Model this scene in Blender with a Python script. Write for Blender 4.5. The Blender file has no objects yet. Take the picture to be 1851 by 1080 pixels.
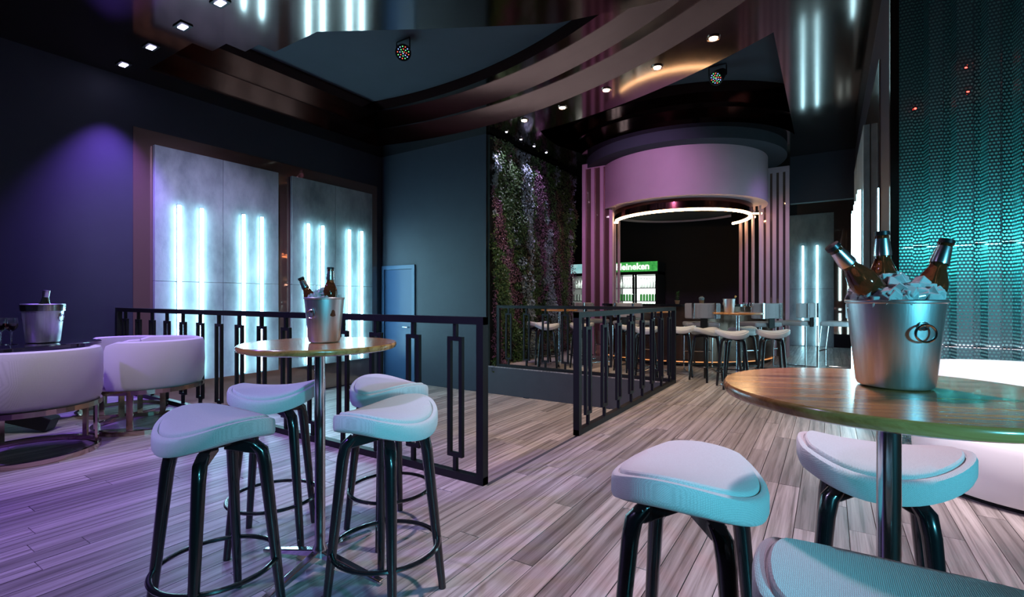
import bpy, math, random
from math import sin, cos, pi, radians, sqrt, atan2
from mathutils import Vector, Matrix, noise
from mathutils.geometry import tessellate_polygon

random.seed(7)
scene = bpy.context.scene
COL = scene.collection

# ------------------------------------------------------------------ camera, world, exposure
F_PX, EYE, YAW = 882.6, 1.1, radians(32.97)
cam_data = bpy.data.cameras.new('camera')
cam_data.sensor_fit = 'HORIZONTAL'; cam_data.sensor_width = 36.0
cam_data.lens = F_PX / 1851 * 36.0
cam_data.clip_start = 0.02
cam = bpy.data.objects.new('camera', cam_data); COL.objects.link(cam)
cam.location = (0, 0, EYE); cam.rotation_euler = (pi / 2, 0, YAW)
scene.camera = cam

world = bpy.data.worlds.new('world'); scene.world = world; world.use_nodes = True
world.node_tree.nodes['Background'].inputs[0].default_value = (0.10, 0.16, 0.30, 1)
world.node_tree.nodes['Background'].inputs[1].default_value = 0.06
vs = scene.view_settings
vs.view_transform = 'Standard'; vs.look = 'None'; vs.gamma = 1.0; vs.exposure = -0.18
vs.use_curve_mapping = False
scene.cycles.sample_clamp_indirect = 6.0
scene.cycles.max_bounces = 8
scene.cycles.transparent_max_bounces = 16
scene.cycles.caustics_reflective = False
scene.cycles.caustics_refractive = False


def spot(name, loc, target, color, power, angle=60, blend=0.6, radius=0.05, parent=None):
    L = bpy.data.lights.new(name, 'SPOT'); L.energy = power; L.color = color
    L.spot_size = radians(angle); L.spot_blend = blend; L.shadow_soft_size = radius
    o = bpy.data.objects.new(name, L); COL.objects.link(o)
    o.location = loc
    o.rotation_euler = (Vector(target) - Vector(loc)).to_track_quat('-Z', 'Y').to_euler()
    if parent:
        o.parent = parent; o.location = Vector(loc) - parent.location
    return o


VIOLET = (0.30, 0.14, 1.0); CYAN = (0.11, 0.62, 0.82); PINK = (1.0, 0.42, 0.62)
LILAC = (0.72, 0.55, 1.0); WARM = (1.0, 0.72, 0.42)
# stage lights, and added spots without fixtures for seating, panels, pillars, canopy, bar
spot('stage_light_cyan', (2.2, -1.3, 2.2), (-1.55, 1.2, 0.55), CYAN, 330, 26, 0.8, 0.12)
spot('stage_light_cyan', (2.3, -0.5, 1.35), (0.15, 1.0, 0.62), CYAN, 500, 40, 0.7, 0.12)
spot('stage_light_cyan', (0.2, 2.5, 3.6), (1.0, 4.8, 0.55), (0.14, 0.62, 0.80), 260, 40, 1.0, 0.10)
spot('unseen_spot_violet', (-5.0, -1.8, 3.7), (-3.9, 1.5, 0.0), VIOLET, 680, 72, 0.8, 0.12)
spot('added_spot_lilac', (-2.9, -1.2, 3.7), (-1.9, 1.5, 0.3), (0.62, 0.50, 1.0), 400, 60, 0.8, 0.12)  # added key light for the left table and its stools
spot('added_spot_lilac', (-3.4, 0.4, 3.7), (-4.9, 1.5, 0.5), (0.95, 0.90, 1.0), 330, 50, 0.8, 0.12)  # added to whiten and brighten the tub armchairs
spot('added_spot_lilac', (-4.4, 1.7, 3.7), (-7.1, 3.3, 1.5), (0.62, 0.55, 1.0), 620, 56, 0.9, 0.12)  # added wash, lifts the concrete panels beyond what their tubes give
spot('unseen_spot_white', (-0.5, 2.2, 3.75), (-0.6, 2.9, 0.0), (0.98, 0.76, 0.86), 520, 84, 0.9, 0.10)
spot('stage_light_pink', (-0.6, 2.4, 3.75), (0.0, 1.5, 0.6), (0.85, 0.45, 0.85), 110, 44, 0.8, 0.10)
spot('stage_light_pink', (-2.4, 3.2, 3.75), (-3.4, 4.6, -0.4), (1.0, 0.50, 0.60), 150, 80, 0.9, 0.10)
spot('unseen_spot_mauve', (-2.0, 5.0, 3.6), (-2.9, 9.0, 2.6), (0.80, 0.36, 0.85), 270, 56, 0.8, 0.1)  # unseen spot without a fixture, tints the canopy drum
spot('unseen_spot_white', (-1.6, 4.3, 3.75), (-1.3, 7.1, 0.4), (1.0, 0.86, 0.84), 260, 56, 0.8, 0.1)  # unseen spot without a fixture, lifts the dark bar area
spot('added_spot_magenta', (-3.5, 5.9, 3.7), (-3.75, 8.7, 1.6), (0.95, 0.32, 0.85), 110, 46, 0.8, 0.1)  # added to brighten the left mauve pillar
spot('unseen_spot_violet', (-0.2, 7.6, 3.7), (-0.95, 10.5, 1.8), (0.50, 0.25, 1.0), 110, 42, 0.8, 0.1)  # added to colour the right slatted pillar, no fixture there
spot('stage_light_blue', (-5.9, 5.2, 3.9), (-6.7, 6.5, 0.9), (0.12, 0.35, 1.0), 14, 36, 0.8, 0.1)

# ------------------------------------------------------------------ materials
MATS = {}


def nt(name):
    m = bpy.data.materials.new(name); m.use_nodes = True
    t = m.node_tree; b = t.nodes['Principled BSDF']
    MATS[name] = m
    return m, t, b


def mat(name, col, rough=0.5, metal=0.0, emis=None, es=0.0, trans=0.0, ior=1.45, coat=0.0, spec=0.5, alpha=1.0):
    m, t, b = nt(name)
    b.inputs['Base Color'].default_value = (*col, 1)
    b.inputs['Roughness'].default_value = rough; b.inputs['Metallic'].default_value = metal
    b.inputs['IOR'].default_value = ior; b.inputs['Transmission Weight'].default_value = trans
    b.inputs['Coat Weight'].default_value = coat; b.inputs['Specular IOR Level'].default_value = spec
    b.inputs['Alpha'].default_value = alpha
    if emis:
        b.inputs['Emission Color'].default_value = (*emis, 1); b.inputs['Emission Strength'].default_value = es
    return m


def N(t, kind, **kw):
    n = t.nodes.new(kind)
    for k, v in kw.items():
        if k.startswith('i_'):
            n.inputs[k[2:].replace('_', ' ')].default_value = v
        else:
            setattr(n, k, v)
    return n


def ramp(t, stops):
    n = t.nodes.new('ShaderNodeValToRGB')
    e = n.color_ramp.elements
    while len(e) > 1: e.remove(e[0])
    e[0].position = stops[0][0]; e[0].color = (*stops[0][1], 1)
    for p, c in stops[1:]:
        x = e.new(p); x.color = (*c, 1)
    return n


def noisy(name, c0, c1, scale=8, rough=0.6, bump=0.0, metal=0.0, detail=6, stretch=(1, 1, 1), bscale=None, spec=0.5, coat=0.0):
    m, t, b = nt(name)
    g = N(t, 'ShaderNodeNewGeometry'); mp = N(t, 'ShaderNodeMapping'); mp.inputs['Scale'].default_value = stretch
    t.links.new(g.outputs['Position'], mp.inputs['Vector'])
    n = N(t, 'ShaderNodeTexNoise', i_Scale=scale, i_Detail=detail, i_Roughness=0.6)
    t.links.new(mp.outputs[0], n.inputs['Vector'])
    r = ramp(t, [(0.3, c0), (0.7, c1)])
    t.links.new(n.outputs['Fac'], r.inputs[0]); t.links.new(r.outputs[0], b.inputs['Base Color'])
    b.inputs['Roughness'].default_value = rough; b.inputs['Metallic'].default_value = metal
    b.inputs['Specular IOR Level'].default_value = spec; b.inputs['Coat Weight'].default_value = coat
    if bump:
        bm = N(t, 'ShaderNodeBump', i_Strength=bump, i_Distance=0.01)
        src = n
        if bscale:
            src = N(t, 'ShaderNodeTexNoise', i_Scale=bscale, i_Detail=3.0); t.links.new(mp.outputs[0], src.inputs['Vector'])
        t.links.new(src.outputs['Fac'], bm.inputs['Height']); t.links.new(bm.outputs[0], b.inputs['Normal'])
    return m


def wood(name, dark, mid, light, along='Y', rough=0.4, sx=55.0, coat=0.0, obj=False, tonevar=0.5, bump=0.25, wave=0.14):
    m, t, b = nt(name)
    if obj:
        src = N(t, 'ShaderNodeTexCoord').outputs['Object']
    else:
        src = N(t, 'ShaderNodeNewGeometry').outputs['Position']
    at = N(t, 'ShaderNodeAttribute'); at.attribute_name = 'tone'
    mul = N(t, 'ShaderNodeMath', operation='MULTIPLY'); mul.inputs[1].default_value = 37.0
    t.links.new(at.outputs['Fac'], mul.inputs[0])
    cmb = N(t, 'ShaderNodeCombineXYZ'); t.links.new(mul.outputs[0], cmb.inputs[0]); t.links.new(mul.outputs[0], cmb.inputs[1])
    add = N(t, 'ShaderNodeVectorMath', operation='ADD'); t.links.new(src, add.inputs[0]); t.links.new(cmb.outputs[0], add.inputs[1])
    mp = N(t, 'ShaderNodeMapping')
    mp.inputs['Scale'].default_value = (sx, sx * 0.028, sx) if along == 'Y' else (sx * 0.028, sx, sx)
    t.links.new(add.outputs[0], mp.inputs['Vector'])
    n1 = N(t, 'ShaderNodeTexNoise', i_Scale=1.0, i_Detail=8.0, i_Roughness=0.65, i_Distortion=0.8)
    t.links.new(mp.outputs[0], n1.inputs['Vector'])
    mp2 = N(t, 'ShaderNodeMapping')
    mp2.inputs['Scale'].default_value = (9, 1.1, 9) if along == 'Y' else (1.1, 9, 9)
    t.links.new(add.outputs[0], mp2.inputs['Vector'])
    wv = N(t, 'ShaderNodeTexWave', i_Scale=0.55, i_Distortion=5.0, i_Detail=3.0)
    wv.wave_type = 'BANDS'; wv.bands_direction = 'X' if along == 'Y' else 'Y'
    t.links.new(mp2.outputs[0], wv.inputs['Vector'])
    mx = N(t, 'ShaderNodeMath', operation='MULTIPLY_ADD'); mx.inputs[1].default_value = wave
    t.links.new(wv.outputs['Fac'], mx.inputs[0])
    sc = N(t, 'ShaderNodeMath', operation='MULTIPLY'); sc.inputs[1].default_value = 1.0 - wave
    t.links.new(n1.outputs['Fac'], sc.inputs[0]); t.links.new(sc.outputs[0], mx.inputs[2])
    r = ramp(t, [(0.33, dark), (0.47, mid), (0.64, light)])
    t.links.new(mx.outputs[0], r.inputs[0])
    hs = N(t, 'ShaderNodeHueSaturation')
    v = N(t, 'ShaderNodeMapRange'); v.inputs['To Min'].default_value = 1 - tonevar; v.inputs['To Max'].default_value = 1 + tonevar * 0.7
    t.links.new(at.outputs['Fac'], v.inputs['Value']); t.links.new(v.outputs[0], hs.inputs['Value'])
    t.links.new(r.outputs[0], hs.inputs['Color']); t.links.new(hs.outputs[0], b.inputs['Base Color'])
    b.inputs['Roughness'].default_value = rough; b.inputs['Coat Weight'].default_value = coat
    b.inputs['Coat Roughness'].default_value = 0.12
    bm = N(t, 'ShaderNodeBump', i_Strength=bump, i_Distance=0.002)
    t.links.new(mx.outputs[0], bm.inputs['Height']); t.links.new(bm.outputs[0], b.inputs['Normal'])
    return m


def fabric(name, col, scale=420, rough=0.95):
    m, t, b = nt(name)
    tc = N(t, 'ShaderNodeTexCoord')
    vo = N(t, 'ShaderNodeTexNoise', i_Scale=scale * 0.6, i_Detail=2.0); t.links.new(tc.outputs['Object'], vo.inputs['Vector'])
    w1 = N(t, 'ShaderNodeTexWave', i_Scale=scale / 6.0, i_Distortion=1.5); w1.bands_direction = 'X'
    w2 = N(t, 'ShaderNodeTexWave', i_Scale=scale / 6.0, i_Distortion=1.5); w2.bands_direction = 'DIAGONAL'
    t.links.new(tc.outputs['Object'], w1.inputs['Vector']); t.links.new(tc.outputs['Object'], w2.inputs['Vector'])
    mu = N(t, 'ShaderNodeMath', operation='MULTIPLY'); t.links.new(w1.outputs['Fac'], mu.inputs[0]); t.links.new(w2.outputs['Fac'], mu.inputs[1])
    ad = N(t, 'ShaderNodeMath', operation='ADD'); t.links.new(mu.outputs[0], ad.inputs[0]); t.links.new(vo.outputs['Fac'], ad.inputs[1])
    r = ramp(t, [(0.25, tuple(c * 0.72 for c in col)), (0.9, col)])
    t.links.new(ad.outputs[0], r.inputs[0]); t.links.new(r.outputs[0], b.inputs['Base Color'])
    b.inputs['Roughness'].default_value = rough; b.inputs['Specular IOR Level'].default_value = 0.15
    b.inputs['Sheen Weight'].default_value = 0.15
    bm = N(t, 'ShaderNodeBump', i_Strength=0.35, i_Distance=0.001)
    t.links.new(ad.outputs[0], bm.inputs['Height']); t.links.new(bm.outputs[0], b.inputs['Normal'])
    return m


def perforated(name):
    m, t, b = nt(name)
    uv = N(t, 'ShaderNodeUVMap'); uv.uv_map = 'UVMap'
    sep = N(t, 'ShaderNodeSeparateXYZ'); t.links.new(uv.outputs[0], sep.inputs[0])

    def M(op, a, bb=None, c=None):
        n = N(t, 'ShaderNodeMath', operation=op)
        for i, x in enumerate((a, bb, c)):
            if x is None: continue
            if isinstance(x, (int, float)): n.inputs[i].default_value = x
            else: t.links.new(x, n.inputs[i])
        return n.outputs[0]
    PU, PV = 0.022, 0.025
    v = M('DIVIDE', sep.outputs[1], PV); row = M('FLOOR', v)
    off = M('MULTIPLY', M('MODULO', row, 2.0), 0.5)
    u = M('ADD', M('DIVIDE', sep.outputs[0], PU), off)
    fu = M('SUBTRACT', M('FRACT', u), 0.5); fv = M('SUBTRACT', M('FRACT', v), 0.5)
    d = M('ADD', M('POWER', M('DIVIDE', fu, 0.37), 2.0), M('POWER', M('DIVIDE', fv, 0.29), 2.0))
    hole = M('LESS_THAN', d, 1.0)
    tr = N(t, 'ShaderNodeBsdfTransparent'); mix = N(t, 'ShaderNodeMixShader')
    t.links.new(hole, mix.inputs[0]); t.links.new(b.outputs[0], mix.inputs[1]); t.links.new(tr.outputs[0], mix.inputs[2])
    out = t.nodes['Material Output']; t.links.new(mix.outputs[0], out.inputs['Surface'])
    b.inputs['Base Color'].default_value = (0.13, 0.22, 0.26, 1); b.inputs['Metallic'].default_value = 0.35
    b.inputs['Roughness'].default_value = 0.38
    return m


NAVY = noisy('navy_paint', (0.017, 0.021, 0.036), (0.021, 0.026, 0.042), 3, 0.62)
TAUPE = noisy('taupe_paint', (0.20, 0.14, 0.12), (0.23, 0.16, 0.14), 3, 0.6)
PLINTH = noisy('charcoal_paint', (0.045, 0.046, 0.052), (0.055, 0.056, 0.062), 4, 0.6)
MATTE = noisy('matte_ceiling', (0.030, 0.038, 0.052), (0.036, 0.044, 0.060), 3, 0.85)
LACQ = mat('bronze_lacquer', (0.22, 0.165, 0.15), 0.10, 1.0)
LACQR = mat('bronze_band', (0.15, 0.062, 0.054), 0.13, 1.0)
MIRROR = mat('bronze_mirror', (0.36, 0.23, 0.19), 0.03, 0.72)  # partly diffuse brown stands in for the warm room it would reflect
CONC = noisy('concrete_panel', (0.17, 0.215, 0.225), (0.42, 0.49, 0.50), 3.2, 0.55, 0.15, stretch=(1, 1, 0.5), bscale=60, detail=9)
LED = mat('led_white_blue', (0.9, 0.97, 1), 0.4, emis=(0.42, 0.85, 1.0), es=36.0)
LEDR = mat('led_white_blue_dim', (0.9, 0.97, 1), 0.4, emis=(0.42, 0.85, 1.0), es=13.0)
LEDW = mat('led_warm', (1, 0.9, 0.8), 0.4, emis=(1.0, 0.62, 0.30), es=26.0)
LENSW = mat('lens_warm', (1, 0.9, 0.8), 0.3, emis=(1.0, 0.80, 0.55), es=60.0)
LENSV = mat('lens_violet', (0.9, 0.9, 1), 0.3, emis=(0.62, 0.58, 1.0), es=30.0)
BLACK = mat('black_metal', (0.007, 0.007, 0.008), 0.5, spec=0.3)
BLACKG = mat('black_lacquered_wood', (0.008, 0.008, 0.010), 0.22, coat=0.5)
CHROME = mat('chrome', (0.62, 0.63, 0.66), 0.16, 1.0)
STEEL = noisy('brushed_steel', (0.60, 0.61, 0.63), (0.76, 0.77, 0.79), 90, 0.38, 0.05, metal=1.0, stretch=(1, 1, 0.03))
BRONZE = mat('polished_bronze', (0.55, 0.42, 0.34), 0.16, 1.0)
SEATF = fabric('grey_weave', (0.60, 0.61, 0.62), 760)
SHELLF = fabric('pale_upholstery', (0.62, 0.60, 0.60), 1100)
CUSHF = fabric('grey_upholstery', (0.30, 0.28, 0.31), 300)
BARF = fabric('bar_chair_upholstery', (0.30, 0.29, 0.31), 300, 0.8)
WHITEF = mat('white_leather', (0.82, 0.82, 0.84), 0.5)
FLOORW = wood('floor_oak', (0.15, 0.128, 0.12), (0.31, 0.275, 0.26), (0.45, 0.41, 0.395), 'Y', 0.38, 58, tonevar=0.36, bump=0.12)
TABLEW = wood('table_walnut', (0.22, 0.085, 0.026), (0.44, 0.19, 0.058), (0.58, 0.29, 0.10), 'X', 0.22, 34, coat=0.4, tonevar=0.0, bump=0.015, obj=True)
SUB = mat('subfloor', (0.03, 0.025, 0.022), 0.8)
GLOSSB = mat('black_gloss_top', (0.012, 0.012, 0.016), 0.06, coat=1.0)
MAUVE = noisy('mauve_paint', (0.50, 0.36, 0.42), (0.54, 0.39, 0.45), 3, 0.55)
DOORM = mat('blue_door_paint', (0.022, 0.050, 0.115), 0.4)
DOORF = mat('blue_frame_paint', (0.045, 0.085, 0.16), 0.4)
DARKW = mat('dark_wall', (0.018, 0.018, 0.022), 0.7)
GLASS = mat('clear_glass', (1, 1, 1), 0.02, trans=1.0, ior=1.45)
WINE = mat('red_wine', (0.20, 0.02, 0.02), 0.05, trans=0.6)
BGLASS = mat('brown_bottle_glass', (0.16, 0.045, 0.018), 0.06, trans=0.55, ior=1.4, coat=0.6)
DGLASS = mat('dark_bottle_glass', (0.012, 0.018, 0.012), 0.08, coat=0.6)
GOLD = mat('gold_foil', (0.80, 0.48, 0.16), 0.3, 1.0)
FOIL = mat('silver_foil', (0.75, 0.76, 0.80), 0.25, 1.0)
CAPM = mat('bottle_cap', (0.05, 0.05, 0.055), 0.35, 0.8)
CORK = mat('cork', (0.55, 0.42, 0.13), 0.8)
ICE = mat('ice', (0.93, 0.96, 0.98), 0.08, trans=0.5, ior=1.31)
LEAFG = noisy('green_leaves', (0.02, 0.055, 0.012), (0.06, 0.14, 0.03), 30, 0.45)
LEAFP = noisy('purple_leaves', (0.11, 0.045, 0.085), (0.20, 0.09, 0.16), 30, 0.4)
LEAFS = noisy('silver_leaves', (0.13, 0.18, 0.20), (0.27, 0.33, 0.36), 30, 0.4)
LEAFB = noisy('rust_leaves', (0.055, 0.045, 0.025), (0.13, 0.085, 0.05), 30, 0.5)
SOIL = mat('dark_felt', (0.008, 0.011, 0.008), 0.9)
MESH = perforated('perforated_steel')
TEALW = mat('teal_painted_wall', (0.34, 0.62, 0.66), 0.6)
LEDT = mat('led_turquoise', (0.3, 1, 1), 0.4, emis=(0.10, 0.92, 0.90), es=110.0)
LEDP = mat('led_pale_pink', (1, 0.9, 0.9), 0.4, emis=(1.0, 0.75, 0.82), es=2.5)
REDREFL = mat('red_reflection_glow', (1, 0.1, 0.05), 0.3, emis=(1.0, 0.04, 0.03), es=14.0)
DOTR = mat('red_diode', (1, 0.2, 0.1), 0.3, emis=(1.0, 0.12, 0.06), es=3.0)
DOTG = mat('green_diode', (0.2, 1, 0.3), 0.3, emis=(0.15, 1.0, 0.25), es=3.0)
DOTB = mat('blue_diode', (0.3, 0.4, 1), 0.3, emis=(0.25, 0.35, 1.0), es=3.5)
FRIDGEB = mat('fridge_black', (0.012, 0.012, 0.013), 0.35)
FRIDGEL = mat('fridge_light_panel', (1, 1, 1), 0.5, emis=(0.88, 1.0, 0.92), es=2.2)
HDRG = noisy('green_header', (0.02, 0.25, 0.04), (0.08, 0.45, 0.10), 14, 0.4)
HDRB = noisy('pale_header', (0.20, 0.55, 0.58), (0.55, 0.85, 0.86), 9, 0.4)
for _m, _s in ((HDRG, 1.1), (HDRB, 0.9)):
    _t = _m.node_tree; _b = _t.nodes['Principled BSDF']
    _t.links.new(_b.inputs['Base Color'].links[0].from_socket, _b.inputs['Emission Color'])
    _b.inputs['Emission Strength'].default_value = _s
LETTER = mat('white_letters', (1, 1, 1), 0.5, emis=(0.95, 1, 0.95), es=1.6)
BOTW = mat('clear_bottle', (0.75, 0.82, 0.78), 0.15, trans=0.5)
BOTG = mat('green_bottle', (0.10, 0.50, 0.12), 0.15, trans=0.5)
BOTD = mat('dark_green_bottle', (0.03, 0.10, 0.03), 0.15, trans=0.3)
BOTA = mat('amber_bottle', (0.70, 0.28, 0.05), 0.15, trans=0.5)
POT = mat('clay_pot', (0.30, 0.16, 0.08), 0.7)
COUNTER = mat('counter_bronze', (0.16, 0.10, 0.08), 0.25, 0.9)


# ------------------------------------------------------------------ mesh helper
class MB:
    def __init__(s):
        s.v = []; s.f = []

    def add(s, vs_, fs):
        o = len(s.v); s.v += [tuple(p) for p in vs_]; s.f += [tuple(i + o for i in f) for f in fs]; return s

    def box(s, x0, x1, y0, y1, z0, z1):
        return s.add([(x0, y0, z0), (x1, y0, z0), (x1, y1, z0), (x0, y1, z0), (x0, y0, z1), (x1, y0, z1), (x1, y1, z1), (x0, y1, z1)],
                     [(0, 3, 2, 1), (4, 5, 6, 7), (0, 1, 5, 4), (1, 2, 6, 5), (2, 3, 7, 6), (3, 0, 4, 7)])

    def beam(s, p0, p1, w, h, w1=None, h1=None, up=(0, 0, 1)):
        p0, p1 = Vector(p0), Vector(p1); d = (p1 - p0).normalized()
        sd = d.cross(Vector(up))
        if sd.length < 1e-4: sd = d.cross(Vector((1, 0, 0)))
        sd.normalize(); u = sd.cross(d)
        w1 = w if w1 is None else w1; h1 = h if h1 is None else h1
        vv = []
        for p, a, b in ((p0, w, h), (p1, w1, h1)):
            vv += [p - sd * a / 2 - u * b / 2, p + sd * a / 2 - u * b / 2, p + sd * a / 2 + u * b / 2, p - sd * a / 2 + u * b / 2]
        return s.add(vv, [(0, 1, 2, 3), (7, 6, 5, 4), (0, 4, 5, 1), (1, 5, 6, 2), (2, 6, 7, 3), (3, 7, 4, 0)])

    def tube(s, pts, r, n=10, closed=False, radii=None, flat=1.0):
        pts = [Vector(p) for p in pts]; m = len(pts); vv = []; ff = []
        prev = None
        for i, p in enumerate(pts):
            if closed: d = pts[(i + 1) % m] - pts[i - 1]
            else: d = pts[min(i + 1, m - 1)] - pts[max(i - 1, 0)]
            d.normalize()
            a = Vector((0, 0, 1)) if prev is None else prev
            sd = d.cross(a)
            if sd.length < 1e-3: sd = d.cross(Vector((1, 0, 0)))
            sd.normalize(); u = sd.cross(d).normalized(); prev = u
            rr = radii[i] if radii else r
            for k in range(n):
                t = 2 * pi * k / n
                vv.append(p + sd * cos(t) * rr + u * sin(t) * rr * flat)
        for i in range(m if closed else m - 1):
            j = (i + 1) % m
            for k in range(n):
                l = (k + 1) % n
                ff.append((i * n + k, i * n + l, j * n + l, j * n + k))
        if not closed:
            ff.append(tuple(range(n - 1, -1, -1))); ff.append(tuple((m - 1) * n + k for k in range(n)))
        return s.add(vv, ff)

    def ring(s, R, r, z, n=40, m=8, c=(0, 0), flat=1.0):
        return s.tube([(c[0] + R * cos(2 * pi * i / n), c[1] + R * sin(2 * pi * i / n), z) for i in range(n)], r, m, True, flat=flat)

    def lathe(s, prof, n=24, c=(0, 0), a0=0.0, a1=2 * pi):
        full = abs(a1 - a0 - 2 * pi) < 1e-6
        cols = n if full else n + 1
        vv = []; ff = []
        for i in range(cols):
            t = a0 + (a1 - a0) * i / n
            for r, z in prof: vv.append((c[0] + max(r, 1e-4) * cos(t), c[1] + max(r, 1e-4) * sin(t), z))
        k = len(prof)
        for i in range(n):
            j = (i + 1) % cols
            for q in range(k - 1):
                ff.append((i * k + q, j * k + q, j * k + q + 1, i * k + q + 1))
        return s.add(vv, ff)

    def arcwall(s, r0, r1, z0, z1, a0, a1, n=24, c=(0, 0)):      # a closed solid arc
        vv = []; ff = []
        for i in range(n + 1):
            t = a0 + (a1 - a0) * i / n
            for r, z in ((r0, z0), (r1, z0), (r1, z1), (r0, z1)): vv.append((c[0] + r * cos(t), c[1] + r * sin(t), z))
        for i in range(n):
            for q in range(4):
                p = (q + 1) % 4
                ff.append((i * 4 + q, i * 4 + p, (i + 1) * 4 + p, (i + 1) * 4 + q))
        ff.append((0, 3, 2, 1)); ff.append((n * 4, n * 4 + 1, n * 4 + 2, n * 4 + 3))
        return s.add(vv, ff)

    def poly(s, loops, z):
        pts = [Vector((p[0], p[1], z)) for l in loops for p in l]
        tris = tessellate_polygon([[Vector((p[0], p[1], 0)) for p in l] for l in loops])
        return s.add(pts, [tuple(t) for t in tris])

    def ribbon(s, path, z0, z1):
        vv = []; ff = []
        for p in path: vv += [(p[0], p[1], z0), (p[0], p[1], z1)]
        for i in range(len(path) - 1): ff.append((2 * i, 2 * i + 2, 2 * i + 3, 2 * i + 1))
        return s.add(vv, ff)

    def build(s, name, m, parent=None, smooth=False, loc=None, bevel=0.0, seg=2, shift=True):
        me = bpy.data.meshes.new(name)
        base = Vector((0, 0, 0))
        me.from_pydata([tuple(Vector(p) - base) for p in s.v], [], s.f); me.update()
        if m: me.materials.append(m)
        if smooth:
            me.polygons.foreach_set('use_smooth', [True] * len(me.polygons))
            try: me.set_sharp_from_angle(angle=radians(40))
            except Exception: pass
        o = bpy.data.objects.new(name, me); COL.objects.link(o)
        if parent: o.parent = parent
        if loc: o.location = loc
        if bevel:
            b = o.modifiers.new('bevel', 'BEVEL'); b.width = bevel; b.segments = seg; b.limit_method = 'ANGLE'; b.angle_limit = radians(35)
        return o


def tag(o, label, cat, group=None):
    o['label'] = label; o['category'] = cat
    if group: o['group'] = group
    return o


def thing(name, label, cat, loc=(0, 0, 0), rz=0.0, group=None):
    o = bpy.data.objects.new(name, None); COL.objects.link(o)
    o.location = loc; o.rotation_euler = (0, 0, rz); o.empty_display_size = 0.1
    return tag(o, label, cat, group)


def struct(o, label=None):
    o['kind'] = 'structure'
    if label: o['label'] = label
    return o


def kids(o):
    return [c for c in bpy.data.objects if c.parent == o]


def copy_tree(o, parent=None):
    c = o.copy(); COL.objects.link(c)
    if parent: c.parent = parent
    for ch in kids(o): copy_tree(ch, c)
    return c


def dup(proto, loc, rz, label, group=None):
    c = copy_tree(proto); c.location = loc; c.rotation_euler = (0, 0, rz); c['label'] = label
    if group: c['group'] = group
    return c


# ------------------------------------------------------------------ room dimensions
XL, XR = -7.18, 0.40            # left wall, right wall
YR, Y1, Y2 = 2.36, 6.48, 13.17   # railing line, navy wall, back wall
XE = -1.727                      # edge of the sunken area
ZS, ZC = -0.445, 3.80            # sunken floor, ceiling
XG = -4.71                       # planted wall
YF, XA = -3.0, 3.0               # wall behind the camera, far side of the alcove
YA = 5.25                        # alcove back wall
C1 = (-4.85, -1.1); BC = (-2.405, 9.69)

# floors: sub slabs + planks
fl = MB(); T = 0.014
fl.box(XL, XA, YF, YR - 0.081, -0.12, -T); fl.box(XE + 0.081, XA, YR - 0.081, YA, -0.12, -T); fl.box(XE + 0.081, XR, YA, Y1, -0.12, -T); fl.box(XG, XR, Y1 + 0.081, 9.5, -0.12, -T); fl.box(XL, XR, 9.5, Y2, -0.12, -T)
floor = struct(fl.build('floor', SUB), 'grey brown oak plank floor of the upper level')
fs = MB(); fs.box(XL, XE, YR, Y1, ZS - 0.12, ZS - T)
floor_s = struct(fs.build('floor_lower', SUB), 'oak plank floor of the sunken area')


def project(x, y, z):
    r = x * cos(YAW) + y * sin(YAW); d = -x * sin(YAW) + y * cos(YAW)
    if d < 0.12: return None
    return 925.5 + F_PX * r / d, 540 - F_PX * (z - EYE) / d, d


def plank_rects(x0, x1, segs):
    out = []; W = 0.110; n = int(math.ceil((x1 - x0) / W))
    for i in range(n):
        xa = x0 + i * W; xb = min(xa + W, x1)
        if xb - xa < 0.02: continue
        for ya, yb in segs((xa + xb) / 2):
            y = ya - random.random() * 1.2
            while y < yb:
                L = random.choice((0.9, 1.1, 1.3, 1.5)); a, b = max(y, ya), min(y + L, yb)
                if b - a > 0.03: out.append((xa, xb, a, b))
                y += L
    return out


def seg_main(x):
    if x < XG: return [(YF, YR), (9.5, Y2)]
    if x < XE: return [(YF, YR), (Y1, Y2)]
    return [(YF, Y2)] if x < XR else [(YF, YA)]


def lay(parent, rects, z, limit):
    scored = []
    for q in rects:
        xs = []
        for fx in (0, 0.5, 1):
            for fy in (0, 0.5, 1):
                p = project(q[0] + (q[1] - q[0]) * fx, q[2] + (q[3] - q[2]) * fy, z)
                if p and -30 < p[0] < 1881 and -30 < p[1] < 1110: xs.append(p)
        if xs:
            d = min(p[2] for p in xs); area = (q[1] - q[0]) * (q[3] - q[2]) / d ** 3 * len(xs) / 9
        else: area = 0
        scored.append((area, q))
    scored.sort(key=lambda t: -t[0])
    rest = MB(); tones = []
    for i, (a, q) in enumerate(scored):
        g = 0.0017; dz = random.uniform(-0.0009, 0.0)
        if i < limit and a > 0:
            m = MB(); tone = random.random()
            m.box(q[0] + g, q[1] - g, q[2] + g, q[3] - g, z - T, z + dz)
            o = m.build('plank', FLOORW, parent)
            at = o.data.attributes.new('tone', 'FLOAT', 'FACE'); at.data.foreach_set('value', [tone] * len(o.data.polygons))
        else:
            rest.box(q[0] + g, q[1] - g, q[2] + g, q[3] - g, z - T, z + dz); tones += [random.random()] * 6
    o = rest.build('plank_field', FLOORW, parent); o['kind'] = 'stuff'
    at = o.data.attributes.new('tone', 'FLOAT', 'FACE'); at.data.foreach_set('value', tones)


lay(floor, plank_rects(XL, XA, seg_main), 0.0, 300)
lay(floor_s, plank_rects(XL, XE, lambda x: [(YR, Y1)]), ZS, 160)

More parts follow.
